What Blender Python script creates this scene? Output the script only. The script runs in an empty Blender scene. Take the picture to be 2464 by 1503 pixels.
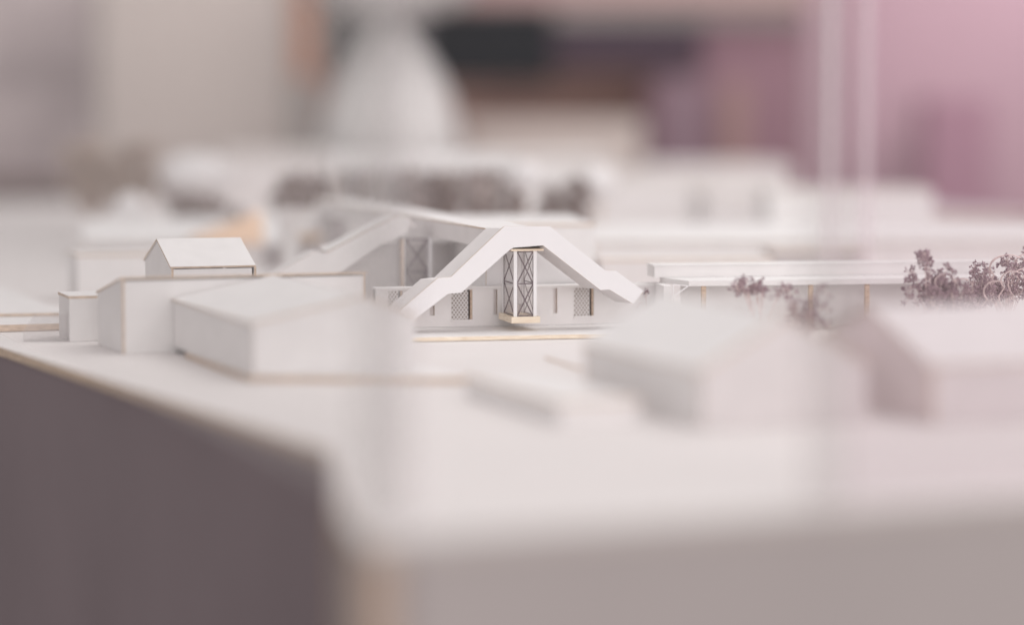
import bpy, math, random
from mathutils import Vector
random.seed(11)
R = math.radians
sc = bpy.context.scene
COL = sc.collection

# ------------------------------------------------------------------ camera
FPX, CX, CY, HOR = 7030.0, 1231.5, 751.5, 200.0     # focal length and centre in photo units
H = 0.12                                            # camera height above the model's base board
PITCH = math.atan((CY - HOR) / FPX)
cd = bpy.data.cameras.new('camera'); cam = bpy.data.objects.new('camera', cd); COL.objects.link(cam)
cam.location = (0, 0, H); cam.rotation_euler = (R(90) - PITCH, 0, 0)
cd.sensor_width = 36; cd.lens = 36 * FPX / 2463
cd.clip_start = 0.02; cd.clip_end = 60
cd.dof.use_dof = True; cd.dof.focus_distance = 1.397; cd.dof.aperture_fstop = 2.65
sc.camera = cam

# ------------------------------------------------------------------ light
w = bpy.data.worlds.new('World'); sc.world = w; w.use_nodes = True
bg = w.node_tree.nodes['Background']
bg.inputs[0].default_value = (0.97, 0.945, 0.945, 1); bg.inputs[1].default_value = 0.60

def area(name, loc, target, size, power, color, spread=180):
    l = bpy.data.lights.new(name, 'AREA'); l.shape = 'RECTANGLE'; l.size = size[0]; l.size_y = size[1]
    l.energy = power; l.color = color; l.spread = R(spread)
    o = bpy.data.objects.new(name, l); COL.objects.link(o); o.location = loc
    o.rotation_euler = (Vector(target) - Vector(loc)).to_track_quat('-Z', 'Y').to_euler()
    return o
area('window_light', (0.95, -1.5, 0.75), (0.12, 1.5, 0.02), (2.0, 1.1), 21, (1.0, 0.985, 0.97), 150)
area('overhead_fill', (0.50, 1.55, 1.2), (0.22, 1.55, 0.0), (1.1, 1.1), 9.0, (1.0, 0.985, 0.97))  # added overhead fill to brighten ground and roofs
area('pink_fill', (1.7, 2.3, 0.9), (0.35, 1.6, 0), (0.7, 0.7), 1.2, (1.0, 0.62, 0.74))  # added lamp giving the right side its pink cast
area('room_fill', (0.1, 2.85, 1.5), (0.0, 3.9, 0.15), (1.4, 0.6), 6.0, (1.0, 0.97, 0.96), 110)  # added fill that brightens the room background
area('glow_fill', (0.80, 3.30, 0.46), (0.66, 3.63, 0.26), (0.2, 0.2), 1.5, (1.0, 0.95, 0.96))  # added lamp imitating the flare glow at top right

vs = sc.view_settings
vs.view_transform = 'Standard'; vs.look = 'None'; vs.gamma = 1; vs.exposure = 0.06; vs.use_curve_mapping = False

# ------------------------------------------------------------------ materials
def lin(h):
    h = h.lstrip('#')
    c = [int(h[i:i+2], 16) / 255 for i in (0, 2, 4)]
    return tuple(x / 12.92 if x <= 0.04045 else ((x + 0.055) / 1.055) ** 2.4 for x in c)

def mat(name, c, rough=0.8, var=0.05, scale=60.0, stretch=(1, 1, 1), bump=0.0, spec=0.3, c2=None):
    m = bpy.data.materials.new(name); m.use_nodes = True; nt = m.node_tree
    b = nt.nodes['Principled BSDF']; b.inputs['Roughness'].default_value = rough
    b.inputs['Specular IOR Level'].default_value = spec
    tc = nt.nodes.new('ShaderNodeTexCoord'); mp = nt.nodes.new('ShaderNodeMapping'); mp.inputs['Scale'].default_value = stretch
    nt.links.new(tc.outputs['Object'], mp.inputs[0])
    n = nt.nodes.new('ShaderNodeTexNoise'); n.inputs['Scale'].default_value = scale; n.inputs['Detail'].default_value = 6
    nt.links.new(mp.outputs[0], n.inputs['Vector'])
    r = nt.nodes.new('ShaderNodeValToRGB')
    a = tuple(x * (1 - var) for x in c); z = tuple(min(1, x * (1 + var)) for x in (c2 or c))
    if c2: a = c
    r.color_ramp.elements[0].color = (*a, 1); r.color_ramp.elements[1].color = (*z, 1)
    r.color_ramp.elements[0].position = 0.35; r.color_ramp.elements[1].position = 0.65
    nt.links.new(n.outputs['Fac'], r.inputs[0]); nt.links.new(r.outputs[0], b.inputs['Base Color'])
    if bump:
        bp = nt.nodes.new('ShaderNodeBump'); bp.inputs['Strength'].default_value = bump; bp.inputs['Distance'].default_value = 0.0004
        n2 = nt.nodes.new('ShaderNodeTexNoise'); n2.inputs['Scale'].default_value = scale * 25
        nt.links.new(mp.outputs[0], n2.inputs['Vector'])
        nt.links.new(n2.outputs['Fac'], bp.inputs['Height']); nt.links.new(bp.outputs[0], b.inputs['Normal'])
    return m

WHITE = mat('white_card', (0.84, 0.82, 0.815), 0.85, 0.025, 90, bump=0.25)
PALE = mat('pale_card', (0.78, 0.745, 0.74), 0.85, 0.03, 90, bump=0.3)
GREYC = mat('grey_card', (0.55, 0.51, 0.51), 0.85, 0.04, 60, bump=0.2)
DARKC = mat('dark_grey_card', (0.30, 0.26, 0.27), 0.85, 0.06, 60)
TAN = mat('card_edge', (0.64, 0.50, 0.39), 0.8, 0.16, 260, (1, 1, 3))
TANL = mat('balsa_wood', (0.84, 0.70, 0.54), 0.7, 0.12, 420, (0.35, 0.35, 3), c2=(0.90, 0.80, 0.66))
BEIGEC = mat('beige_card', (0.50, 0.42, 0.385), 0.85, 0.05, 90)
WARMLIT = mat('warm_lit_card', (0.86, 0.62, 0.46), 0.8, 0.04, 40)  # warm reflected light put into the card colour
PLASTER = mat('white_styrene', (0.88, 0.87, 0.88), 0.45, 0.01, 50, spec=0.5)
LINE = mat('grey_ink_line', (0.20, 0.165, 0.175), 0.6, 0.3, 700)
BASE = mat('base_board_white', (0.80, 0.76, 0.75), 0.7, 0.02, 12, bump=0.1, spec=0.4)
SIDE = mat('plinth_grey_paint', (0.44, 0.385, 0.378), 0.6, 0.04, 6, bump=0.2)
SIDED = mat('plinth_shaded_paint', (0.25, 0.198, 0.212), 0.6, 0.08, 5, bump=0.2)  # shade of the unlit left side mixed into the colour
SIDEM = mat('plinth_half_shaded_paint', (0.33, 0.28, 0.28), 0.6, 0.06, 5, bump=0.2)  # corner faces carry a half-shade tone in their colour
OAK = mat('plinth_edge_wood', (0.42, 0.31, 0.25), 0.6, 0.2, 40, (1, 1, 0.1))
STEM = mat('dried_stem', (0.72, 0.58, 0.56), 0.8, 0.2, 200)
BLOOM = mat('dried_blossom', (0.21, 0.135, 0.16), 0.9, 0.2, 500, c2=(0.42, 0.31, 0.34))
BLOOMB = mat('dried_brown_foliage', (0.17, 0.135, 0.125), 0.9, 0.3, 300, c2=(0.34, 0.28, 0.265))
BEIGEF = mat('dried_beige_foliage', (0.50, 0.41, 0.36), 0.9, 0.2, 200)
FOAM = mat('white_foam', (0.86, 0.83, 0.83), 0.9, 0.03, 200, bump=0.6)

def perforated():
    m = bpy.data.materials.new('perforated_sheet'); m.use_nodes = True; nt = m.node_tree; N = nt.nodes
    b = N['Principled BSDF']; b.inputs['Base Color'].default_value = (0.84, 0.81, 0.80, 1); b.inputs['Roughness'].default_value = 0.5
    tc = N.new('ShaderNodeTexCoord'); sp = N.new('ShaderNodeSeparateXYZ'); nt.links.new(tc.outputs['Object'], sp.inputs[0])
    def M(op, a, bb=None):
        n = N.new('ShaderNodeMath'); n.operation = op
        for i, v in enumerate((a, bb)):
            if v is None: continue
            if isinstance(v, (int, float)): n.inputs[i].default_value = v
            else: nt.links.new(v, n.inputs[i])
        return n.outputs[0]
    P = 0.00170; Q = P * 1.35
    def dots(o):
        x = M('SUBTRACT', M('FRACT', M('ADD', M('DIVIDE', sp.outputs[0], P), o)), 0.5)
        z = M('MULTIPLY', M('SUBTRACT', M('FRACT', M('ADD', M('DIVIDE', sp.outputs[2], Q), o)), 0.5), 1.35)
        return M('SQRT', M('ADD', M('MULTIPLY', x, x), M('MULTIPLY', z, z)))
    hole = M('LESS_THAN', M('MINIMUM', dots(50.0), dots(50.5)), 0.285)
    tr = N.new('ShaderNodeBsdfTransparent'); mx = N.new('ShaderNodeMixShader')
    nt.links.new(hole, mx.inputs[0]); nt.links.new(b.outputs[0], mx.inputs[1]); nt.links.new(tr.outputs[0], mx.inputs[2])
    nt.links.new(mx.outputs[0], N['Material Output'].inputs[0])
    return m
PERF = perforated()

def clear(name, tint, fac, surf=(0.8, 0.78, 0.78), glossy=False, rough=0.1):
    m = bpy.data.materials.new(name); m.use_nodes = True; nt = m.node_tree; N = nt.nodes
    N.remove(N['Principled BSDF'])
    t = N.new('ShaderNodeBsdfTransparent'); t.inputs[0].default_value = (*tint, 1)
    if glossy:
        d = N.new('ShaderNodeBsdfGlossy'); d.inputs['Roughness'].default_value = rough
    else: d = N.new('ShaderNodeBsdfDiffuse')
    d.inputs[0].default_value = (*surf, 1)
    mx = N.new('ShaderNodeMixShader')
    nz = N.new('ShaderNodeTexNoise'); nz.inputs['Scale'].default_value = 18
    mr = N.new('ShaderNodeMapRange'); mr.inputs['To Min'].default_value = fac * 0.9; mr.inputs['To Max'].default_value = fac * 1.1
    nt.links.new(nz.outputs['Fac'], mr.inputs['Value']); nt.links.new(mr.outputs[0], mx.inputs[0])
    nt.links.new(t.outputs[0], mx.inputs[1]); nt.links.new(d.outputs[0], mx.inputs[2]); nt.links.new(mx.outputs[0], N['Material Output'].inputs[0])
    return m
PANE_ROSY = clear('rosy_veil_acrylic', (0.93, 0.905, 0.915), 0.05, (0.95, 0.83, 0.86))  # pinkish flare veil mixed into the pane as diffuse colour
PANE = clear('clear_acrylic', (0.995, 0.99, 0.99), 0.014, (0.93, 0.9, 0.9))  # slight diffuse haze mixed in to soften contrast
PANE_MILKY = clear('milky_veil_acrylic', (0.975, 0.97, 0.97), 0.10, (0.90, 0.865, 0.855))  # milky glass haze painted in as a diffuse share
ACRY = clear('acrylic_edge', (0.90, 0.89, 0.89), 0.24, (0.74, 0.71, 0.70))
ACRYF = clear('acrylic_edge_thin', (0.93, 0.92, 0.92), 0.13, (0.62, 0.58, 0.58))
ACRYW = clear('acrylic_edge_white', (0.99, 0.98, 0.985), 0.14, (0.92, 0.86, 0.88))
ACET = clear('acetate', (0.94, 0.93, 0.93), 0.06, glossy=True)

# ------------------------------------------------------------------ helpers
def ray(px, py):
    a = (px - CX) / FPX; b = -(py - CY) / FPX
    f = Vector((0, math.cos(PITCH), -math.sin(PITCH))); u = Vector((0, math.sin(PITCH), math.cos(PITCH)))
    return Vector((a, 0, 0)) + u * b + f
def ground(px, py, z=0.0):
    d = ray(px, py); k = (z - H) / d.z; return Vector((0, 0, H)) + d * k
def atd(px, py, y):
    d = ray(px, py); k = y / d.y; return Vector((0, 0, H)) + d * k
def xat(px, y, z=0.0):          # ground point in the column px at distance y
    p = atd(px, 751, y); return Vector((p.x, y, z))

class Fr:                        # a local frame standing on the board, turned by th
    def __init__(s, o, th): s.o = Vector(o); s.th = R(th); s.u = Vector((math.cos(s.th), math.sin(s.th), 0)); s.v = Vector((-math.sin(s.th), math.cos(s.th), 0))
    def pix(s, px, py, t=0.0):
        d = ray(px, py); c = Vector((0, 0, H)); k = (t - (c - s.o).dot(s.v)) / d.dot(s.v); p = c + d * k
        return ((p - s.o).dot(s.u), p.z - s.o.z)
    def loc(s, p): q = Vector(p) - s.o; return (q.dot(s.u), q.dot(s.v), q.z)

class MB:
    def __init__(s): s.v = []; s.f = []; s.m = []
    def add(s, vs_, fs, mi=0):
        k = len(s.v); s.v += [tuple(p) for p in vs_]
        for i, f in enumerate(fs):
            s.f.append([k + j for j in f]); s.m.append(mi[i] if isinstance(mi, list) else mi)
        return s
    def box(s, x0, x1, y0, y1, z0, z1, mi=0, me=None):
        v = [(x0,y0,z0),(x1,y0,z0),(x1,y1,z0),(x0,y1,z0),(x0,y0,z1),(x1,y0,z1),(x1,y1,z1),(x0,y1,z1)]
        f = [(0,3,2,1),(4,5,6,7),(0,1,5,4),(2,3,7,6),(1,2,6,5),(3,0,4,7)]
        return s.add(v, f, mi if me is None else me)
    def loft(s, A, B, cap=0, side=0):     # two matching outlines (3D)
        n = len(A)
        fs = [list(range(n)), list(range(2*n-1, n-1, -1))] + [(i, n+i, n+(i+1) % n, (i+1) % n) for i in range(n)]
        return s.add(list(A) + list(B), fs, [cap, cap] + (side if isinstance(side, list) else [side]*n))
    def prism(s, poly, t0, t1, cap=0, side=0):       # poly in (s,z), extruded along t
        return s.loft([(a, t0, z) for a, z in poly], [(a, t1, z) for a, z in poly], cap, side)
    def slab(s, pts, th, cap=0, side=1):             # coplanar 3D polygon given thickness along its normal
        P = [Vector(p) for p in pts]; n = (P[1]-P[0]).cross(P[2]-P[0]).normalized() * th
        return s.loft([p for p in P], [p + n for p in P], cap, side)
    def bar(s, a, b, wx, wy, mi=0):                  # rectangular stick
        a = Vector(a); b = Vector(b); d = (b-a).normalized()
        up = Vector((0, 0, 1)) if abs(d.z) < 0.9 else Vector((0, 1, 0))
        x = d.cross(up).normalized(); y = x.cross(d).normalized()
        A = [a + x*i*wx/2 + y*j*wy/2 for i, j in ((-1,-1),(1,-1),(1,1),(-1,1))]
        return s.loft(A, [p + (b-a) for p in A], mi, mi)
    def tube(s, pts, r0, r1, n=5, mi=0):
        rings = []; P = [Vector(p) for p in pts]
        for i, p in enumerate(P):
            d = (P[min(i+1, len(P)-1)] - P[max(i-1, 0)]).normalized()
            x = d.orthogonal().normalized(); y = d.cross(x)
            r = r0 + (r1-r0)*i/(len(P)-1)
            rings.append([p + x*math.cos(2*math.pi*k/n)*r + y*math.sin(2*math.pi*k/n)*r for k in range(n)])
        vs_ = [q for g in rings for q in g]
        fs = [(i*n+k, i*n+(k+1) % n, (i+1)*n+(k+1) % n, (i+1)*n+k) for i in range(len(P)-1) for k in range(n)]
        return s.add(vs_, fs, mi)
    def lathe(s, prof, n=40, mi=0, c=(0, 0, 0)):
        vs_ = [(c[0]+r*math.cos(2*math.pi*k/n), c[1]+r*math.sin(2*math.pi*k/n), c[2]+z) for r, z in prof for k in range(n)]
        fs = [(i*n+k, i*n+(k+1) % n, (i+1)*n+(k+1) % n, (i+1)*n+k) for i in range(len(prof)-1) for k in range(n)]
        fs += [list(range(n-1, -1, -1)), [(len(prof)-1)*n+k for k in range(n)]]
        return s.add(vs_, fs, mi)
    def crumb(s, c, r, mi=0):                        # a small crumpled petal lump
        vs_ = []
        for (x, y, z) in ((1,0,0),(-1,0,0),(0,1,0),(0,-1,0),(0,0,1),(0,0,-1)):
            q = r * random.uniform(0.5, 1.3)
            vs_.append((c[0]+(x+random.uniform(-.35,.35))*q, c[1]+(y+random.uniform(-.35,.35))*q, c[2]+(z+random.uniform(-.35,.35))*q))
        return s.add(vs_, [(0,2,4),(2,1,4),(1,3,4),(3,0,4),(2,0,5),(1,2,5),(3,1,5),(0,3,5)], mi)
    def build(s, name, mats, parent=None, smooth=False):
        me = bpy.data.meshes.new(name); me.from_pydata(s.v, [], s.f)
        if not isinstance(mats, (list, tuple)): mats = [mats]
        for m in mats: me.materials.append(m)
        for p, mi in zip(me.polygons, s.m): p.material_index = min(mi, len(mats)-1); p.use_smooth = smooth
        import bmesh
        bm = bmesh.new(); bm.from_mesh(me); bmesh.ops.recalc_face_normals(bm, faces=bm.faces); bm.to_mesh(me); bm.free()
        o = bpy.data.objects.new(name, me); COL.objects.link(o)
        if parent: o.parent = parent
        return o

def tag(o, label, cat, group=None):
    o['label'] = label; o['category'] = cat
    if group: o['group'] = group
    return o
def thing(name, label, cat, fr, group=None):
    o = bpy.data.objects.new(name, None); COL.objects.link(o); o.empty_display_size = 0.01
    o.location = fr.o; o.rotation_euler = (0, 0, fr.th)
    return tag(o, label, cat, group)
def struct(name, mb, m):
    o = mb.build(name, m); o['kind'] = 'structure'; return o
def grain(mb, amt=0.0): return mb

T = 0.0011                                            # thickness of the model card

def walls(root, L, W, h, mi=WHITE, he_left=None):
    MB().box(0, L, 0, T, 0, h).build('front_wall', [mi], root)
    MB().box(0, T, T, W-T, 0, h).build('side_wall', [mi], root)
    MB().box(L-T, L, T, W-T, 0, h).build('side_wall', [mi], root)
    MB().box(0, L, W-T, W, 0, h).build('back_wall', [mi], root)

def box_building(name, label, cat, o, th, L, W, h, m=WHITE, roofm=WHITE, over=0.0004, group=None, rt=0.0012):
    f = Fr(o, th); r = thing(name, label, cat, f, group)
    walls(r, L, W, h - rt, m)
    MB().slab([(-over, -over, h-rt), (L+over, -over, h-rt), (L+over, W+over, h-rt), (-over, W+over, h-rt)], rt).build('roof', [roofm, TAN], r)
    return r, f

def gable_house(name, label, o, th, L, W, he, hr, axis='u', m=WHITE, roofm=WHITE, group=None, over=0.0012, rt=0.0009, gm=None):
    gm = gm or m
    # axis 'u': ridge along local x (we see the long eave); 'v': ridge along local y (we see the gable)
    f = Fr(o, th); r = thing(name, label, 'model house', f, group)
    if axis == 'u':
        MB().box(T, L-T, 0, T, 0, he-0.0004).build('front_wall', [m, TAN], r)
        MB().box(T, L-T, W-T, W, 0, he-0.0004).build('back_wall', [m, TAN], r)
        g = [(0, 0, 0), (0, W, 0), (0, W, he), (0, W/2, hr), (0, 0, he)]
        for x in (0, L-T):
            MB().slab([(x+p[0], p[1], p[2]) for p in g], -T if False else T).build('gable_wall', [gm or m, TAN], r).location.x = 0 if x == 0 else T
        k = (hr-he)/(W/2)
        for sg in (0, 1):
            y0, y1 = (-over, W/2) if sg == 0 else (W+over, W/2)
            z0 = he - k*over
            pts = [(-over, y0, z0), (L+over, y0, z0), (L+over, y1, hr), (-over, y1, hr)]
            if sg: pts = pts[::-1]
            MB().slab(pts, rt).build('roof_panel', [roofm, TAN], r).location.z = 0.0003
    else:
        MB().box(0, T, T, W-T, 0, he-0.0004).build('side_wall', [m, TAN], r)
        MB().box(L-T, L, T, W-T, 0, he-0.0004).build('side_wall', [m, TAN], r)
        g = [(0, 0), (L, 0), (L, he), (L/2, hr), (0, he)]
        MB().prism(g, 0, T, 0, 1).build('gable_wall', [gm, TAN], r)
        MB().prism(g, W-T, W, 0, 1).build('gable_wall', [m, TAN], r)
        k = (hr-he)/(L/2)
        for sg in (0, 1):
            x0 = -over if sg == 0 else L+over
            pts = [(x0, W+over, he-k*over), (x0, -over, he-k*over), (L/2, -over, hr), (L/2, W+over, hr)]
            if sg: pts = pts[::-1]
            MB().slab(pts, rt).build('roof_panel', [roofm, TAN], r).location.z = 0.0003
    return r, f

def wall_open(L, h, t0, t1, ops):                     # a wall with real openings; reveals take material 1
    xs = sorted({0, L, *[o[0] for o in ops], *[o[1] for o in ops]}); zs = sorted({0, h, *[o[2] for o in ops], *[o[3] for o in ops]})
    xs = [x for x in xs if 0 <= x <= L]; zs = [z for z in zs if 0 <= z <= h]
    nx, nz = len(xs)-1, len(zs)-1
    def solid(i, j):
        if i < 0 or j < 0 or i >= nx or j >= nz: return False
        a, b = (xs[i]+xs[i+1])/2, (zs[j]+zs[j+1])/2
        return not any(o[0] < a < o[1] and o[2] < b < o[3] for o in ops)
    mb = MB()
    for i in range(nx):
        for j in range(nz):
            if not solid(i, j): continue
            a, b, c, d = xs[i], xs[i+1], zs[j], zs[j+1]
            mb.add([(a,t0,c),(b,t0,c),(b,t0,d),(a,t0,d)], [(0,1,2,3)]); mb.add([(a,t1,c),(b,t1,c),(b,t1,d),(a,t1,d)], [(3,2,1,0)])
            if not solid(i-1, j): mb.add([(a,t0,c),(a,t0,d),(a,t1,d),(a,t1,c)], [(0,1,2,3)], 1 if i else 0)
            if not solid(i+1, j): mb.add([(b,t0,c),(b,t1,c),(b,t1,d),(b,t0,d)], [(0,1,2,3)], 1 if i < nx-1 else 0)
            if not solid(i, j-1): mb.add([(a,t0,c),(a,t1,c),(b,t1,c),(b,t0,c)], [(0,1,2,3)], 0)
            if not solid(i, j+1): mb.add([(a,t0,d),(b,t0,d),(b,t1,d),(a,t1,d)], [(0,1,2,3)], 0)
    return mb

# ------------------------------------------------------------------ room behind
BW = 4.1
struct('floor', MB().box(-6, 6, -4, 9, -0.98, -0.95), mat('floor_grey', (0.34, 0.30, 0.29), 0.5, 0.08, 3))
struct('wall', MB().box(-4, 4, BW+0.2, BW+0.35, -0.95, 2.6), mat('wall_beige', (0.42, 0.385, 0.365), 0.8, 0.05, 2))

def room_box(name, label, cat, x0, x1, y0, y1, d, dep, m, group=None, zb=None, bev=0.0):
    d = 3.3 + (d - 4.6) * 0.6
    a = atd(x0, y0, d); b = atd(x1, y1, d)
    z0 = b.z if zb is None else zb
    o = MB().box(0, b.x-a.x, 0, dep, 0, a.z-z0).build(name, m)
    o.location = (a.x, d, z0)
    return tag(o, label, cat, group)

# ------------------------------------------------------------------ plinth
A_ = ground(882, 1303); K_ = ground(792, 1083); M_ = ground(822, 1235); LW = ground(0, 835)
FRd = (ground(2463, 1200) - A_).normalized()
LB = K_ + (LW - K_).normalized() * 2.05
RF = A_ + FRd * 1.02
RB = Vector((0.434, 2.48, 0)) + Vector((-0.33, 0.94, 0)) * 0.75
fr0 = Fr(A_, 0)
pl = thing('display_plinth', 'large white topped plinth with grey front and shade coloured left side carrying the whole model', 'plinth', fr0)
loop = [A_, RF, RB, LB, K_, M_]
lp = [fr0.loc(p) for p in loop]
mb = MB(); mb.loft([(p[0], p[1], -0.004) for p in lp], [(p[0], p[1], 0) for p in lp], 0, [2, 2, 2, 1, 1, 1]); mb.build('top_board', [BASE, TAN, mat('board_edge_pale', (0.5, 0.44, 0.42), 0.7)], pl)
def panel(a, b, m, inset=0.001, nm='side_panel'):
    a = Vector(a); b = Vector(b); d = (b-a).normalized(); n = Vector((-d.y, d.x, 0))
    a = a + n*inset; b = b + n*inset
    q = [a, b, b + n*0.01, a + n*0.01]
    m_ = MB(); m_.loft([(p.x, p.y, -0.94) for p in q], [(p.x, p.y, -0.0042) for p in q]); return m_.build(nm, m, pl)
Lp = [Vector(p) for p in lp]
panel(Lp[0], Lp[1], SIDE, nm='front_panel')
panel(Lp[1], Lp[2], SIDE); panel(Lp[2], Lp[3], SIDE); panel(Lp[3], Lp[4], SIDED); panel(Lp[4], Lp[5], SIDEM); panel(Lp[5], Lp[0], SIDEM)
for p, r_ in ((Lp[0], 0.0048), (Lp[4], 0.0016)):
    MB().lathe([(r_, -0.94), (r_, -0.0043)], 20, 0, (p.x+(0.003 if r_ > 0.003 else 0.001), p.y+0.0015, 0)).build('corner_strip', OAK, pl, True)

# ------------------------------------------------------------------ terrain boards
def board(name, pts, z0, z1, m=WHITE, em=None):
    mb = MB(); mb.loft([(p.x, p.y, z0) for p in pts], [(p.x, p.y, z1) for p in pts], 0, 1)
    return struct(name, mb, [m, em or TAN])
e0 = ground(560, 905, 0.002); e1 = ground(1132, 912, 0.002)
vb = Vector((-0.34, 0.94, 0)); ub = Vector((0.94, 0.34, 0))
e0 = ground(600, 907, 0.002)
board('terrain', [e0, e1, e1 + vb*0.11, e0 + vb*0.110], 0.0002, 0.0026)
s0 = ground(985, 812, 0.0022); s1 = ground(1700, 798, 0.0022)
board('terrain', [s0, s1, s1 + vb*0.5, s0 + vb*0.5], 0.0003, 0.0022, em=TANL)
a0 = ground(-60, 786, 0.003); a1 = ground(166, 780, 0.003)
board('terrain', [a0, a1, a1 + vb*0.45 , a0 + vb*0.45], 0.0003, 0.0036)
b0 = ground(-60, 737, 0.009); b1 = ground(166, 734, 0.009)
board('terrain', [b0, b1, b1 + vb*0.25, b0 + vb*0.25], 0.0038, 0.0052)

# ------------------------------------------------------------------ main building (portal roof, tower bay)
MAIN = Fr(xat(1250, 1.385), 13)
MAIN.o.z = 0.0023
main = thing('portal_building', 'white card building with sharp peaked portal roof over a glazed truss bay, in the centre', 'model building', MAIN)
P = MAIN.pix
outer = [P(962, 747), P(1053, 669), P(1085, 666), P(1212.6, 545), P(1322, 544.4), P(1456, 650.5), P(1481, 651), P(1548, 699.5)]
inner = [P(1523, 731), P(1466, 696.5), P(1444, 697.5), P(1306, 590.3), P(1234.5, 596), P(1225, 602), P(1109.5, 704.3), P(1078, 706.5), P(991, 773)]
prof = outer + inner
MB().prism(prof, 0, 0.0014, 0, 1).build('portal_fascia', [PLASTER, TAN], main)
dz = 0.0030
def low(p): return (p[0], p[1]-dz)
body = [low(outer[0]), low(outer[1]), low(outer[2]), low(outer[3]), low(outer[4]), low(outer[5]), low(outer[6]), low(outer[7])]
inb = [(p[0], p[1]+0.0003) for p in inner]
mb = MB()
fA = [(a, 0.0015, z+0.002) for a, z in body] + [(a, 0.0015, z) for a, z in inb]
fB = [(a-0.0038, 0.0215, z+0.0014) for a, z in body] + [(a-0.0030, 0.0215, z-0.0008) for a, z in inb]
mb.loft(fA, fB, 1, 0); mb.build('portal_roof', [PALE, TAN], main)

# main front wall with its openings, ledge and perforated windows
TW = 0.034
Q = lambda x, y: MAIN.pix(x, y, TW)
wl, wr = Q(905, 700)[0], Q(1600, 700)[0]
base = 0.0
htop = Q(1250, 692)[1]
def opn(x0, y0, x1, y1): a = Q(x0, y1); b = Q(x1, y0); return (a[0]-wl, b[0]-wl, a[1]-base, min(b[1]-base, htop-0.0006))
ops = [opn(1086, 694, 1136, 769), opn(1381, 690, 1428, 760), opn(1187, 694, 1196, 757), opn(1331, 690, 1340, 753), opn(1034, 735, 1045, 759), opn(934, 697, 968, 760)]
fw = wall_open(wr-wl, htop-base, 0, 0.0030, ops).build('front_wall', [WHITE, TAN], main); fw.location = (wl, TW, base)
MB().box(wl-0.0004, wr+0.0004, TW-0.0008, TW+0.0094, htop, htop+0.0009).build('ledge', [WHITE, TAN], main)
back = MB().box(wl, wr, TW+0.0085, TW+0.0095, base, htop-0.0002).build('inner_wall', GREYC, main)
for k in (0, 1, 5):
    o = ops[k]
    wd = MB().box(o[0]+0.0001+wl, o[1]-0.0020+wl, TW+0.0002, TW+0.0004, o[2]+base, o[3]+base).build('window', PERF, main)
    MB().box(o[0]+0.0002+wl, o[1]-0.0021+wl, TW+0.0018, TW+0.0024, o[2]+base, o[3]+base).build('backing', BEIGEC, wd)
    MB().box(o[0]+wl-0.0004, o[1]+wl+0.0002, TW-0.0007, TW+0.0008, o[2]+base-0.0009, o[2]+base-0.00002).build('sill', WHITE, wd)
    MB().box(o[1]+wl-0.0009, o[1]+wl-0.0001, TW+0.0004, TW+0.0032, o[2]+base, o[3]+base).build('frame', TAN, wd)
for k in (2, 3, 4):
    o = ops[k]
    MB().box(o[0]+wl+0.0001, o[1]+wl-0.0001, TW+0.0016, TW+0.0022, o[2]+base, o[3]+base).build('window_slot', PALE, main)
# upper gable wall behind the ledge
UW = TW + 0.0105
Q2 = lambda x, y: MAIN.pix(x, y, UW)
g = [Q2(1090, 700), Q2(1440, 700), Q2(1400, 668), Q2(1322, 600), Q2(1225, 585), Q2(1160, 640)]
g = [Q2(1170, 712), Q2(1470, 712), Q2(1465, 690), Q2(1330, 585), Q2(1215, 580), Q2(1170, 615)]
MB().prism(g, UW, UW+0.0015, 0, 1).build('gable_wall', [PLASTER, TAN], main)
# spine roof running back
for (nm, x0, x1, z1_, z0_, mm) in (('spine_roof', P(1200, 556)[0], P(1322, 556)[0], outer[3][1]-0.0028, outer[3][1]-0.0115, PALE),):
    mb = MB(); tl = 0.405
    A = [(x0, 0.021, z0_), (x1, 0.021, z0_), (x1, 0.021, z1_), (x0, 0.021, z1_)]
    sh = -0.022
    B = [(x0+sh, tl, z0_), (x1+sh-0.003, tl, z0_), (x1+sh-0.003, tl, z1_-0.0006), (x0+sh, tl, z1_-0.0006)]
    mb.loft(A, B, 0, 0); mb.build(nm, [PALE, TAN], main)
    mb = MB(); mb.slab([(x0-0.0003, 0.021, z1_+0.0001), (x1+0.001, 0.021, z1_+0.0001), (x1+0.001+sh-0.003, tl, z1_-0.0005), (x0+sh, tl, z1_-0.0005)], 0.0007)
    mb.build('spine_cover', [WHITE, TAN], main)
# side wall of the block under the spine
MB().box(P(1240, 600)[0], P(1243, 600)[0], UW+0.002, 0.37, 0, outer[3][1]-0.012).build('spine_wall', WHITE, main)

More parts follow.
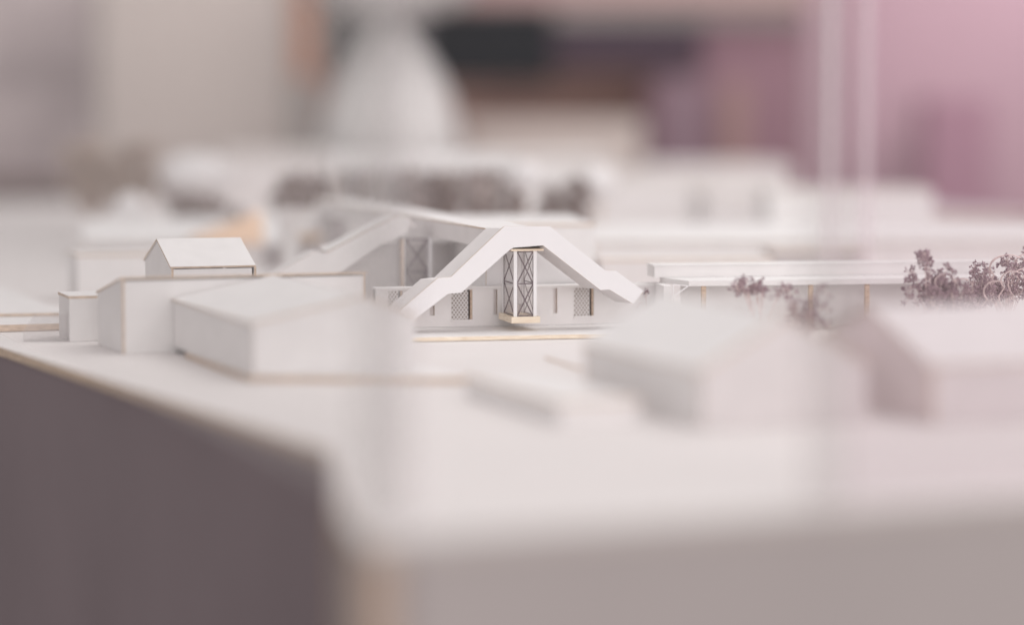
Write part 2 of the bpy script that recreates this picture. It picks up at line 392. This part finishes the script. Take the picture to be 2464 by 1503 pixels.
def tower(parent, x0, w_, y0, d_, z0, z1, sub='bay_tower', lw=0.00048, pm=PLASTER, foot=True):
    tw = MB().box(x0-0.0014, x0+w_+0.0014, y0-0.0014, y0+d_+0.001, z0-0.0030, z0).build(sub, [TANL], parent) if foot else \
         MB().box(x0, x0+w_, y0, y0+d_, z0-0.001, z0).build(sub, [WHITE], parent)
    pw = 0.0016
    for (px, py) in ((x0, y0), (x0+w_-pw, y0), (x0, y0+d_-pw), (x0+w_-pw, y0+d_-pw)):
        MB().box(px, px+pw, py, py+pw, z0+0.00005, z1).build('post', pm, tw)
    zm = (z0+z1)/2
    def face(a, b):
        m_ = MB(); a = Vector(a); b = Vector(b)
        for (p, q) in ((z0, zm), (zm, z1)):
            m_.bar((a.x, a.y, p), (b.x, b.y, q), lw*0.5, lw*1.2); m_.bar((b.x, b.y, p), (a.x, a.y, q), lw*0.5, lw*1.2)
        for z in (z0+0.0004, zm, z1-0.0004): m_.bar((a.x, a.y, z), (b.x, b.y, z), lw*0.5, lw*1.1)
        for e in (a, b): m_.bar((e.x, e.y, z0), (e.x, e.y, z1), lw*0.6, lw*0.6)
        m_.build('brace', LINE, tw)
    e = pw*1.02
    face((x0+e, y0+0.0006, 0), (x0+w_-e, y0+0.0006, 0)); face((x0+0.0006, y0+e, 0), (x0+0.0006, y0+d_-e, 0))
    if foot: lw *= 0.75; face((x0+w_-0.0006, y0+e, 0), (x0+w_-0.0006, y0+d_-e, 0))
    for (a, b, c, d) in ((x0+pw, x0+w_-pw, y0+0.0009, y0+0.0011), (x0+0.0009, x0+0.0011, y0+pw, y0+d_-pw)):
        MB().box(a, b, c, d, z0+0.0001, z1-0.0001).build('pane', ACET, tw)
    return tw
a = MAIN.pix(1236, 762, 0.0035); b = MAIN.pix(1291, 604, 0.0035)
tower(main, a[0], b[0]-a[0], 0.0035, 0.0255, a[1], b[1]+0.0001, lw=0.00052)
MB().box(a[0]-0.0016, b[0]+0.003, 0.0018, 0.0195, b[1]+0.0002, b[1]+0.0011).build('bay_ceiling', TANL, main)
MB().box(a[0]+0.001, b[0]-0.001, 0.0302, 0.0335, a[1]-0.0025, a[1]+0.004).build('bay_bracket', PALE, main)

# second and third portals along the spine (each a leg, with its own tower)
S2 = Fr(xat(1000, 1.500), 12)
p2 = thing('portal_wing', 'blurred second portal with long sloping left leg and truss tower behind the central portal', 'model building', S2)
f2 = S2.pix
poly = [f2(985, 524), f2(952, 522), f2(786, 608), f2(757, 607), f2(650, 664), f2(585, 700), f2(770, 700), f2(822, 655), f2(915, 589), f2(978, 562)]
MB().prism(poly, 0, 0.0014, 0, 1).build('portal_fascia', [WHITE, TAN], p2)
tp = [(p[0], p[1]-0.0008) for p in poly[:6]]
mb = MB(); 
lo = [(q[0]+0.004, q[1]-0.004) for q in tp]
mb.loft([(a_, 0.0016, z) for a_, z in tp + lo[::-1]], [(a_, 0.026, z+0.0005) for a_, z in tp + lo[::-1]]); mb.build('portal_roof', [PALE, TAN], p2)
MB().slab([(f2(952,522)[0], 0.0, f2(952,522)[1]+0.0002), (f2(786,608)[0], 0.0, f2(786,608)[1]+0.0002), (f2(786,608)[0], 0.026, f2(786,608)[1]+0.0002), (f2(952,522)[0], 0.026, f2(952,522)[1]+0.0002)][::-1], 0.0004).build('roof_panel', [WHITE, TAN], p2)
a = f2(968, 735); b = f2(1040, 575)
tower(p2, a[0], b[0]-a[0], 0.003, 0.013, a[1], b[1], foot=False, lw=0.0011)
MB().box(a[0]-0.0008, a[0]+0.0006, 0.0015, 0.0028, a[1], b[1]).build('brown_post', TAN, p2)
w2 = f2(1045, 700)
MB().box(f2(790, 700)[0], f2(1200, 700)[0], 0.024, 0.0255, 0.003, f2(1100, 590)[1]).build('wall', [PALE, TAN], p2)

S3 = Fr(xat(800, 1.80), 12)
p3 = thing('portal_wing', 'farthest blurred portal wing with a tan block under its peak, rising over the hipped roof', 'model building', S3)
f3 = S3.pix
poly = [f3(769, 477), f3(745, 515), f3(712, 535), f3(688, 580), f3(680, 660), f3(712, 660), f3(716, 590), f3(740, 552), f3(772, 516), f3(830, 520), f3(905, 545), f3(915, 500)]
MB().prism(poly, 0, 0.003, 0, 1).build('portal_fascia', [WHITE, TAN], p3)
a = f3(782, 650); b = f3(850, 522)
tower(p3, a[0], b[0]-a[0], 0.004, 0.014, a[1], b[1], foot=False, lw=0.0010)
aa = f3(718, 578); bb = f3(774, 562)
MB().box(aa[0], bb[0], -0.002, 0.012, aa[1], bb[1]).build('wood_block', TAN, p3)
MB().box(aa[0]+0.003, bb[0]-0.003, 0.004, 0.012, 0, aa[1]).build('support', GREYC, p3)
MB().box(f3(690, 600)[0], f3(1000, 600)[0], 0.03, 0.033, 0, f3(800, 505)[1]).build('wall', PALE, p3)

# block behind the main building
Bf = xat(1045, 1.575)
Ff = Fr(Bf, 6)
L_ = Ff.pix(1430, 541)[0]; h_ = Ff.pix(1430, 538)[1]
box_building('flat_roof_block', 'tall flat roofed white block with tan top edge directly behind the central portal', 'model building', Bf, 6, L_, 0.11, h_)

# ------------------------------------------------------------------ left group
Ho = ground(295, 852); Ho.z = 0.0001
HF = Fr(Ho, 20)
hall = thing('shed_hall', 'long white hall with one sloping roof and grey end wall near the left plinth edge', 'model building', HF)
hz = HF.pix(295, 672)[1]; hL = HF.pix(872, 660)[0]; hW = 0.052
hb = 0.0234
MB().box(T, hL, 0, T, 0, hz-0.0008).build('front_wall', [WHITE, TAN], hall)
MB().box(T, hL, hW-T, hW, 0, hb-0.0006).build('back_wall', [WHITE, TAN], hall)
for x in (0, hL):
    mb = MB(); mb.loft([(x, 0, 0), (x, hW, 0), (x, hW, hb), (x, 0, hz)], [(x+T*0.95, 0, 0), (x+T*0.95, hW, 0), (x+T*0.95, hW, hb), (x+T*0.95, 0, hz)], 0, 1); mb.build('end_wall', [WHITE, TAN], hall)
MB().slab([(-0.0006, -0.0006, hz), (hL+0.002, -0.0006, hz), (hL+0.002, hW+0.0006, hb), (-0.0006, hW+0.0006, hb)], 0.0009).build('roof', [WHITE, TAN], hall)

Wo = ground(610, 903, 0.0027); WF = Fr(Wo, 20)
wing = thing('peaked_wing', 'white low wing with a lopsided peaked front, joined to the front of the long hall', 'model building', WF)
dpt = (HF.o - WF.o).dot(WF.v) - 0.0006
wz0 = WF.pix(610, 780)[1]; wA, wz1 = WF.pix(872, 716); wL, wz2 = WF.pix(1000, 762)
MB().prism([(0, 0), (wL, 0), (wL, wz2), (wA, wz1), (0, wz0)], 0, T, 0, 1).build('front_wall', [WHITE, TAN], wing)
MB().box(0, T, T*1.02, dpt, 0, wz0-0.0003).build('side_wall', [WHITE, TAN], wing)
MB().box(wL-T, wL, T*1.02, dpt, 0, wz2-0.0003).build('side_wall', [WHITE, TAN], wing)
MB().slab([(-0.001, -0.001, wz0), (wA, -0.001, wz1), (wA, dpt, wz1), (-0.001, dpt, wz0)], 0.0008).build('roof_panel', [WHITE, TAN], wing)
MB().slab([(wA, -0.001, wz1), (wL+0.001, -0.001, wz2), (wL+0.001, dpt, wz2), (wA, dpt, wz1)], 0.0008).build('roof_panel', [WHITE, TAN], wing)

o_ = ground(168, 822); o_.z = 0.0001
box_building('annex_block', 'narrow white block peeping out behind the grey end wall of the long hall', 'model building', o_, 18, 0.022, 0.03, 0.0212)
SF = Fr(ground(58, 822), 14)
sf = thing('slatted_screen', 'low grey slatted screen beside the narrow white block at the left plinth edge', 'screen', SF)
sl = SF.pix(163, 800)[0]; sh_ = SF.pix(60, 757)[1]
mb = MB(); n = 26
for i in range(n):
    x = sl*i/(n-1); hh = sh_*min(1, 0.45 + 2.5*i/n)
    mb.box(x-0.00012, x+0.00012, 0, 0.0004, 0, hh)
mb.build('slats', GREYC, sf)
MB().box(-0.0003, sl, 0.0006, 0.0012, 0.0001, 0.0011).build('rail', WHITE, sf)

gable_house('gabled_house', 'small sharp gabled house with brown edged white roof behind the long hall at left',
            xat(413, 1.380), 19, 0.0402, 0.060, 0.0325, 0.0440, 'u', WHITE, WHITE, over=0.0006)
# left back blocks
o_ = xat(187, 1.60); f_ = Fr(o_, 16)
box_building('square_block', 'plain white block with tan roof edge left of the small gabled house', 'model building', o_, 16, 0.075, 0.035, f_.pix(187, 612)[1])
o_ = xat(205, 1.95); f_ = Fr(o_, 8)
r, f = gable_house('long_house', 'long pale roofed house, blurred, behind the plain block at left', o_, 8, 0.105, 0.10, f_.pix(205, 592)[1], f_.pix(300, 528, 0.05)[1], 'u', GREYC, WHITE)
# hipped house with roof panels coloured peach as warm light
o_ = xat(470, 1.88); HFp = Fr(o_, 10)
hip = thing('hipped_house', 'blurred house whose hipped roof has one side coloured peach as warm light, behind the small gabled house', 'model house', HFp)
x0, z0 = HFp.pix(470, 590); x1, _ = HFp.pix(712, 590); W_ = 0.075
rx, rz = HFp.pix(630, 508, W_/2)
MB().box(x0, x1, 0, W_, 0, z0).build('wall', [PALE], hip)
MB().slab([(x0, -0.001, z0), (x0+0.044, -0.001, z0), (rx, W_/2, rz)], 0.0008, 0, 1).build('roof_panel', [WARMLIT, TAN], hip)['label'] = 'roof panel coloured peach as warm light'
MB().slab([(x0+0.044, -0.001, z0), (x1+0.001, -0.001, z0), (rx+0.005, W_/2, rz), (rx, W_/2, rz)], 0.0008, 0, 0).build('roof_panel', [WHITE, TAN], hip)
MB().slab([(x1+0.001, -0.001, z0), (x1+0.001, W_+0.001, z0), (rx+0.005, W_/2, rz)], 0.0008, 0, 0).build('roof_panel', [WHITE, TAN], hip)
MB().slab([(x1+0.001, W_+0.001, z0), (x0, W_+0.001, z0), (rx, W_/2, rz)], 0.0008, 0, 0).build('roof_panel', [WHITE, TAN], hip)
MB().slab([(x0, W_+0.001, z0), (x0, -0.001, z0), (rx, W_/2, rz)], 0.0008, 0, 0).build('roof_panel', [WARMLIT, TAN], hip)
d0, d1 = HFp.pix(640, 630), HFp.pix(690, 600)
MB().box(d0[0], d1[0], -0.004, -0.0002, d0[1], d1[1]).build('doorway', DARKC, hip)

# ------------------------------------------------------------------ right group
PV = Fr(xat(1600, 1.405), 10)
pav = thing('open_pavilion', 'long flat roofed open pavilion with tan posts to the right of the central portal', 'model building', PV)
fz = PV.pix
rl, rz1 = fz(1657, 676); rr = 0.175
_, rz0 = fz(1657, 689)
pq = [(rl, 0), (rr, 0), (rr, 0.038), (rl-0.0075, 0.030)]
MB().loft([(a_, b_, rz0+0.0001) for a_, b_ in pq], [(a_, b_, rz1) for a_, b_ in pq]).build('roof', [WHITE, TAN], pav)
ul, uz = fz(1575, 641, 0.0255)
MB().box(ul, rr+0.01, 0.026, 0.042, rz1+0.0001, uz).build('upper_roof', [WHITE], pav)
MB().box(ul-0.0008, rr+0.011, 0.0255, 0.0425, uz+0.0001, uz+0.0008).build('roof_cover', [WHITE, TAN], pav)
MB().box(ul+0.0005, ul+0.0045, 0.008, 0.026, 0, rz0-0.0001).build('end_wall', WHITE, pav)
MB().box(ul+0.012, rr, 0.020, 0.0215, 0, rz0-0.0002).build('back_wall', WHITE, pav)
for x in (1692, 1950, 2085, 2235):
    q = fz(x, 700, 0.004)[0]
    MB().box(q-0.0011, q+0.0011, 0.003, 0.0048, 0, rz0-0.0001).build('post', TAN, pav)
mb = MB()
x_, z_ = fz(1620, 684, 0.001); x2, z2 = fz(1622, 712, 0.001); x3, z3 = fz(1655, 688, 0.001)
mb.bar((x_, 0.001, z_), (x_, 0.001, z2-0.01), 0.0004, 0.0004); mb.bar((x2, 0.001, z2), (x3, 0.001, z3), 0.0005, 0.0005)
mb.bar((x_, 0.001, z_), (x3, 0.001, z3), 0.0004, 0.0004)
mb.build('railing', PLASTER, pav)
# small shrub at the pavilion's left corner is built with the plants below

o_ = xat(1858, 1.76); f_ = Fr(o_, 4)
box_building('shadow_block', 'low block coloured grey as shadow behind the pavilion roof', 'model building', o_, 4, f_.pix(2083, 600)[0], 0.04, f_.pix(1858, 602)[1], GREYC, PALE)  # a patch of shadow built as a grey block
o_ = xat(1425, 1.86); f_ = Fr(o_, 4)
he_ = f_.pix(1425, 588)[1]
gable_house('long_house', 'very long low white roofed house stretching right from behind the flat roofed block', o_, 4, 0.33, 0.14, he_, he_+0.0085, 'u', PALE, WHITE)
o_ = xat(1445, 1.62); f_ = Fr(o_, 6)
box_building('low_block', 'low pale block with flat roof between the flat roofed block and the pavilion', 'model building', o_, 6, f_.pix(1860, 640)[0], 0.05, f_.pix(1445, 622)[1], PALE, WHITE)
o_ = xat(1850, 2.12); f_ = Fr(o_, 3)
box_building('long_white_block', 'bright white long block standing before the pink background', 'model building', o_, 3, f_.pix(2245, 500)[0], 0.07, f_.pix(1850, 457)[1], WHITE, WHITE)
# far pale buildings
for (px, d, rpx, ty, dp, lab) in (
    (1420, 2.55, 1720, 428, 0.16, 'far pale flat block left of the bright white long block'),
    (1560, 2.85, 1905, 400, 0.12, 'farthest pale block at the foot of the mauve panels'),
    (1700, 2.30, 1880, 462, 0.10, 'pale block touching the left end of the bright white long block'),
    (1150, 2.75, 1480, 385, 0.20, 'far pale flat block behind the round foam tree'),
    (300, 2.75, 560, 412, 0.15, 'blurred pale block behind the white domed foam trees'),
    (540, 2.85, 800, 372, 0.12, 'blurred pale block left of the white bell shaped shade')):
    o_ = xat(px, d); f_ = Fr(o_, 4)
    box_building('far_block', lab, 'model building', o_, 4, f_.pix(rpx, 500)[0], dp, f_.pix(px, ty)[1], PALE if px != 1150 else WHITE, WHITE)
# colonnade building behind the portals
o_ = xat(800, 2.02); CF = Fr(o_, 3)
cb = thing('colonnade_building', 'long white roofed building with a row of dark posts behind the portals', 'model building', CF)
cl = CF.pix(1240, 400)[0]; cz1 = CF.pix(800, 372)[1]; cz0 = CF.pix(800, 412)[1]
MB().box(0, cl, 0, 0.09, cz0, cz1).build('roof', WHITE, cb)
MB().box(0, cl, 0.07, 0.075, 0, cz0-0.0002).build('back_wall', PALE, cb)
for i in range(15):
    x = cl*(0.03 + 0.94*i/14) + random.uniform(-0.003, 0.003)
    MB().box(x, x+random.uniform(0.0018, 0.004), 0.004, 0.009, 0, cz0-0.0002).build('post', BEIGEF if i % 3 == 0 else DARKC, cb)

# foreground houses on the right
H1 = ground(1688, 1030); H1.z = 0
gable_house('gabled_house', 'large out of focus gabled house with its white gable facing the camera, right of centre', H1, 20, 0.064, 0.112, 0.0200, 0.0378, 'v', WHITE, WHITE, gm=PALE)  # greyer gable colour stands in for dimmer light on the front
H2 = ground(2240, 1018); H2.z = 0
gable_house('gabled_house', 'large out of focus house with pinkish end wall and long roof at the right edge', H2, 18, 0.16, 0.102, 0.0200, 0.0366, 'u', PALE, WHITE, gm=mat('rosy_card', (0.82, 0.735, 0.73), 0.85, 0.05, 60))  # front wall darkened through its card colour, like the neighbour's gable
o_ = ground(1347, 1024); f_ = Fr(o_, 20)
box_building('low_block', 'low blurred white block on the bright ground left of the large gabled house', 'model building', o_, 20, 0.030, 0.10, 0.0085)
mb = MB(); p0 = ground(1311, 860, 0.0009); p1 = ground(1400, 888, 0.0009)
mb.bar((0, 0, 0), p1-p0, 0.0006, 0.0006); o = mb.build('wood_stick', TAN); o.location = p0
tag(o, 'thin tan wooden stick jutting from behind the large blurred gabled house', 'stick')

t0_ = ground(1990, 541); t1_ = ground(2560, 535)
board('terrain', [t0_, t1_, t1_ + vb*0.3, t0_ + vb*0.3], 0.0002, 0.0040)
# ------------------------------------------------------------------ acrylic case
CF = Fr((0, 0, 0), 0)
def case_bar(px, d, w_, m, label, z0=0.0002, z1=0.42, dep=0.004, py=751):
    p = xat(px, d); o = MB().box(-w_/2, w_/2, 0, dep, 0, z1-z0).build('acrylic_edge', m)
    o.location = (p.x, d, z0); return o
case = thing('display_case', 'clear acrylic display case with milky vertical edges standing over the model', 'display case', Fr((0, 0.8, 0), 0))
def cchild(o):
    l = Vector(o.location) - Vector(case.location); o.parent = case; o.location = l
cchild(case_bar(920, 0.790, 0.0130, ACRY, ''))
cchild(case_bar(992, 0.787, 0.0028, ACRYW, '', dep=0.003))  # pale bar added as the highlight beside the corner edge
cchild(case_bar(1990, 0.832, 0.0115, ACRYF, ''))
cchild(case_bar(1995, 1.62, 0.0115, ACRYW, '', dep=0.003))
cchild(case_bar(2082, 1.64, 0.0105, ACRYW, '', dep=0.003))
p = xat(925, 0.795); q = xat(1985, 0.836); 
mb = MB(); d_ = (q-p).normalized(); e = q + d_*0.25
def pane(a, b, nm='front_pane', z1=0.42, pm=None):
    d = (b-a).normalized(); n = Vector((-d.y, d.x, 0))*0.0015
    m_ = MB(); Q_ = [a, b, b+n, a+n]; m_.loft([(v.x, v.y, 0.0003) for v in Q_], [(v.x, v.y, z1) for v in Q_])
    o = m_.build(nm, pm or PANE); cchild(o)
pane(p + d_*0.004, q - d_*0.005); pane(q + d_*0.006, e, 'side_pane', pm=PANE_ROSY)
lq = ground(60, 840); ld = (lq - Vector((p.x, p.y, 0))).normalized()
pane(Vector((p.x, p.y+0.004, 0)) + ld*0.008 + Vector((0.004, 0, 0)), Vector((p.x, p.y, 0)) + ld*0.80 + Vector((0.004, 0, 0)), 'side_pane', pm=PANE_MILKY)

# ------------------------------------------------------------------ plants
def shrub(name, label, px, d, w_, h_, z0=0.0, n=9, m=BLOOM, dens=26, r=0.00055, zmin=0.35, group='dried plant shrubs', stemr=0.00028, crown=None, lean=0, loops=0, hp=1.7):
    o = xat(px, d, z0); f = Fr(o, 0); root = thing(name, label, 'shrub', f, group)
    st = MB(); bl = MB()
    for i in range(n):
        a = random.uniform(0, 2*math.pi); rad = w_/2*math.sqrt(random.random())
        top = Vector((math.cos(a)*rad + lean*h_, math.sin(a)*rad*0.7, h_*(0.5+0.5*random.random()**hp)))
        mid = Vector((top.x*0.25, top.y*0.25, top.z*0.55))
        pts = []
        for k in range(9):
            t = k/8; p = (1-t)**2*Vector((0, 0, 0)) + 2*t*(1-t)*mid + t*t*top
            pts.append(p + Vector((math.sin(t*5+i)*0.0007, 0, 0)))
        # hooked tip
        for k in range(1, 4):
            pts.append(pts[8] + Vector((math.cos(a)*0.0011*k, 0, 0.0005*k - 0.0005*k*k)))
        st.tube(pts, stemr, stemr*0.45)
        for k in range(4, len(pts)):
            if pts[k].z < zmin*h_: continue
            for s_ in range(3):
                b = pts[k] + Vector((random.uniform(-1, 1), random.uniform(-1, 1), random.uniform(-.6, 1)))*w_*0.11
                st.tube([pts[k], (pts[k]+b)/2 + Vector((0, 0, 0.0005)), b], stemr*0.5, stemr*0.3, 4)
                if random.random() < 0.3: continue
                for c in range(int(dens/4)):
                    q = b + Vector((random.gauss(0, 1), random.gauss(0, 1), random.gauss(0, 1)))*r*0.95
                    bl.crumb(q, r*random.uniform(0.6, 1.2))
    for i in range(loops):
        cx = random.uniform(-.5, .5)*w_; rr_ = random.uniform(.18, .34)*w_; cz = h_*random.uniform(.55, .8); cy = random.uniform(-.5, -.1)*w_
        pts = [Vector((0, 0, 0)), Vector((cx-rr_, cy*.6, cz*.7))] + [Vector((cx + math.cos(a)*rr_, cy, cz + math.sin(a)*rr_*.8)) for a in [math.pi*(1-k/12)*1.25 for k in range(13)]]
        st.tube(pts, stemr*1.6, stemr*0.9, 6)
    st.build('stems', STEM, root, True); bl.build('blossoms', m, root)
    return root
shrub('dried_shrub', 'sharply focused curly dried shrub at the right edge above the long roof', 2425, 1.402, 0.030, 0.0405, n=24, dens=24, loops=5, zmin=0.42, hp=2.6)
shrub('dried_shrub', 'slightly soft dried shrub with loose sprigs left of the sharp one', 2340, 1.375, 0.024, 0.0345, n=22, dens=24, loops=2, zmin=0.45, hp=2.2)
shrub('dried_shrub', 'tall dark purple dried shrub with an arching top twig, above the long roof', 2240, 1.352, 0.022, 0.0425, n=24, dens=28, loops=1, zmin=0.42, hp=2.6)
shrub('dried_shrub', 'low dried sprigs between the two dark shrubs above the long roof', 2290, 1.352, 0.024, 0.029, n=20, dens=26)
shrub('dried_shrub', 'blurred dark dried shrub in front of the middle pavilion post', 1828, 1.330, 0.025, 0.0295, n=13, dens=24, zmin=0.78, hp=0.35)
shrub('dried_shrub', 'blurred brown dried shrub growing between the two foreground houses', 1930, 1.285, 0.021, 0.0310, n=13, dens=16, zmin=0.3, hp=1.3)
shrub('dried_shrub', 'tiny dark dried sprig at the left corner of the pavilion', 1560, 1.43, 0.006, 0.0235, n=4, dens=10, zmin=0.7)
shrub('dried_shrub', 'pale thin sprigs below the blurred shrubs between the houses', 1880, 1.255, 0.022, 0.016, n=6, dens=8)

def far_tree(name, label, px, d, w_, top, m, n=8, zmin=0.3, group='dried trees in the far rows', rc=0.0016):
    hz_ = Fr(xat(px, d), 0).pix(px, top)[1]
    return shrub(name, label, px, d, w_, hz_, n=n, m=m, dens=14, r=rc, zmin=zmin, hp=0.8, group=group, stemr=0.0007)
far_tree('dried_tree', 'blurred brown dried tree rising left of the farthest portal', 690, 1.98, 0.028, 425, BLOOMB, 10)
far_tree('dried_tree', 'blurred brown dried tree just left of the farthest portal peak', 735, 1.95, 0.026, 440, BLOOMB, 10)
far_tree('dried_tree', 'blurred grey dried tree at the left end of the colonnade', 790, 1.97, 0.020, 425, BLOOMB, 7)
for i, (px, tp_, w_, lab) in enumerate(((885, 412, .013, 'blurred dried tree before the left posts of the colonnade'),
        (955, 436, .016, 'second blurred dried tree along the colonnade, counted from the left'),
        (1010, 398, .026, 'darkest blurred dried tree before the middle of the colonnade'),
        (1075, 430, .018, 'blurred dried tree right of the darkest colonnade tree'),
        (1170, 412, .022, 'blurred brown dried tree before the right posts of the colonnade'),
        (1228, 455, .014, 'blurred dried tree at the right end of the colonnade'),
        (1318, 455, .020, 'blurred dried tree right of the round foam tree'),
        (1390, 425, .017, 'small dark dried tree standing farthest right of the far row'))):
    far_tree('dried_tree', lab, px, 1.93, w_*0.9, tp_, BLOOMB, 9)
far_tree('dried_tree', 'blurred brown dried tree under the domed foam tree', 440, 2.05, 0.036, 452, BLOOMB, 9, 0.5)
far_tree('dried_tree', 'blurred low dried tree right of the domed foam tree', 535, 2.02, 0.036, 475, BLOOMB, 8, 0.5)
far_tree('dried_tree', 'tall blurred beige dried tree at the far left of the model', 225, 2.25, 0.040, 350, BEIGEF, 20, 0.2, rc=0.0028)
far_tree('dried_tree', 'beige dried tree beside the tallest one at far left', 320, 2.25, 0.040, 362, BEIGEF, 16, 0.2, rc=0.0028)

def foam_tree(label, px, d, py, rpx, flat=1.0):
    o = xat(px, d); f = Fr(o, 0); r = thing('foam_tree', label, 'model tree', f, 'round white foam trees')
    rad = rpx*d/FPX; cz = f.pix(px, py)[1]
    pr = [(max(0.0002, rad*math.sin(math.pi*k/16)), cz - rad*flat*math.cos(math.pi*k/16)) for k in range(17)]
    MB().lathe(pr, 32).build('crown', FOAM, r, True)
    MB().tube([(0, 0, 0), (0, 0, cz)], 0.0012, 0.0009, 8).build('trunk', TAN, r, True)
foam_tree('round white foam tree at the right end of the colonnade', 1262, 2.00, 425, 42)
foam_tree('broad domed white foam tree above the brown far left trees', 475, 2.25, 420, 95, 0.55)
foam_tree('small white foam tree left of the domed one', 318, 2.05, 500, 38)
foam_tree('pale foam tree right of the dark small dried tree', 1440, 2.05, 440, 45)

# ------------------------------------------------------------------ things in the room
def cm(n, h, k=1.0, var=0.06, sc_=4, c2=None): 
    c = tuple(min(.95, x*k) for x in lin(h)); return mat(n, c, 0.8, var, sc_, c2=None if c2 is None else tuple(x*k for x in lin(c2)))
KR = 1.35
room_box('mottled_curtain', 'grey mottled curtain at the far left of the room', 'curtain', -200, 215, -300, 560, 4.7, 0.05, cm('mottled_cloth', '#857a7b', KR, 0.1, 9, '#ada1a1'))
room_box('dark_bench', 'dark low bench below the mottled curtain', 'bench', -200, 165, 425, 600, 4.6, 0.08, cm('bench_brown', '#6a5a58', KR))
room_box('beige_partition', 'plain pale beige partition left of the orange post', 'partition', 235, 690, -300, 600, 5.2, 0.05, cm('partition_beige', '#c0b6b1', KR, 0.03, 2))
room_box('orange_post', 'terracotta orange upright board beside the white bell shaped shade', 'board', 702, 758, -300, 190, 4.9, 0.04, cm('terracotta', '#a8755c', 1.25))
room_box('brown_cabinet', 'dim brown cabinet below the dark shelf', 'cabinet', 775, 1590, 150, 420, 5.4, 0.10, cm('cabinet_brown', '#ab8a80', 1.3))
room_box('dark_shelf', 'navy black shelf behind the white bell shaped shade', 'shelf', 800, 1330, 22, 198, 5.0, 0.12, cm('navy_black', '#060b16', 0.8))
room_box('plum_shelf', 'plum dark shelf continuing right of the black one', 'shelf', 1332, 1690, 55, 165, 5.02, 0.12, cm('plum_black', '#42323f', 1.0))
room_box('pale_table', 'beige cloth covered table behind the far model trees', 'table', 1120, 1545, 292, 460, 4.6, 0.12, cm('beige_cloth', '#c2b6b0', 1.2))
room_box('mauve_cabinet', 'mauve cabinet in the middle of the room behind', 'cabinet', 1560, 1945, 55, 520, 5.05, 0.12, cm('mauve_paint', '#856670', 1.2))
room_box('purple_door_panel', 'dull purple panel leaning at left front of the mauve cabinet', 'panel', 1590, 1700, 190, 440, 4.9, 0.03, cm('purple_grey', '#7c6670', 1.25))
room_box('brown_roll', 'brown upright strip leaning on the mauve cabinet', 'board', 1740, 1800, 200, 440, 4.88, 0.03, cm('strip_brown', '#8f7370', 1.25))
room_box('ceiling_beam', 'light mauve beam above the dark shelf', 'beam', 1060, 1960, -300, 12, 5.0, 0.12, cm('beam_mauve', '#aa8e8c', 1.05))
room_box('pink_glow_panel', 'large wall panel coloured pink as flare glow, filling the right background', 'panel', 1945, 2900, -500, 620, 5.15, 0.05, cm('pink_glow_tint', '#b598a2', 1.08, 0.04, 2))  # pink flare glow put into the panel colour
room_box('plum_bag', 'dark plum upholstered seat back in the right background', 'chair back', 2230, 2380, 240, 520, 4.9, 0.1, cm('plum_cloth', '#94707f', KR))
# white bell shaped shade
d = 3.22; c = xat(942, d); K = d/FPX
zz = lambda y: H - (y-200)*K
root = tag(bpy.data.objects.new('bell_shade', None), 'white bell shaped paper shade with narrow neck and flared top', 'lampshade'); COL.objects.link(root)
root.location = (c.x, d, zz(420))
rel = lambda y: zz(y)-zz(420)
MB().lathe([(178*K, rel(420)), (168*K, rel(330)), (146*K, rel(240)), (108*K, rel(165)), (62*K, rel(105)), (28*K, rel(62))], 48).build('shade', mat('shade_paper', (0.66, 0.64, 0.63), 0.7, 0.08, 30, (1, 1, 0.05)), root, True)
MB().lathe([(26*K, rel(61)), (26*K, rel(42))], 24).build('neck', cm('neck_grey', '#8a7c7c', 1.0), root, True)
MB().lathe([(30*K, rel(41)), (140*K, rel(28)), (195*K, rel(-5)), (215*K, rel(-90))], 48).build('flared_top', mat('top_paper', (0.60, 0.57, 0.56), 0.7, 0.05, 30), root, True)
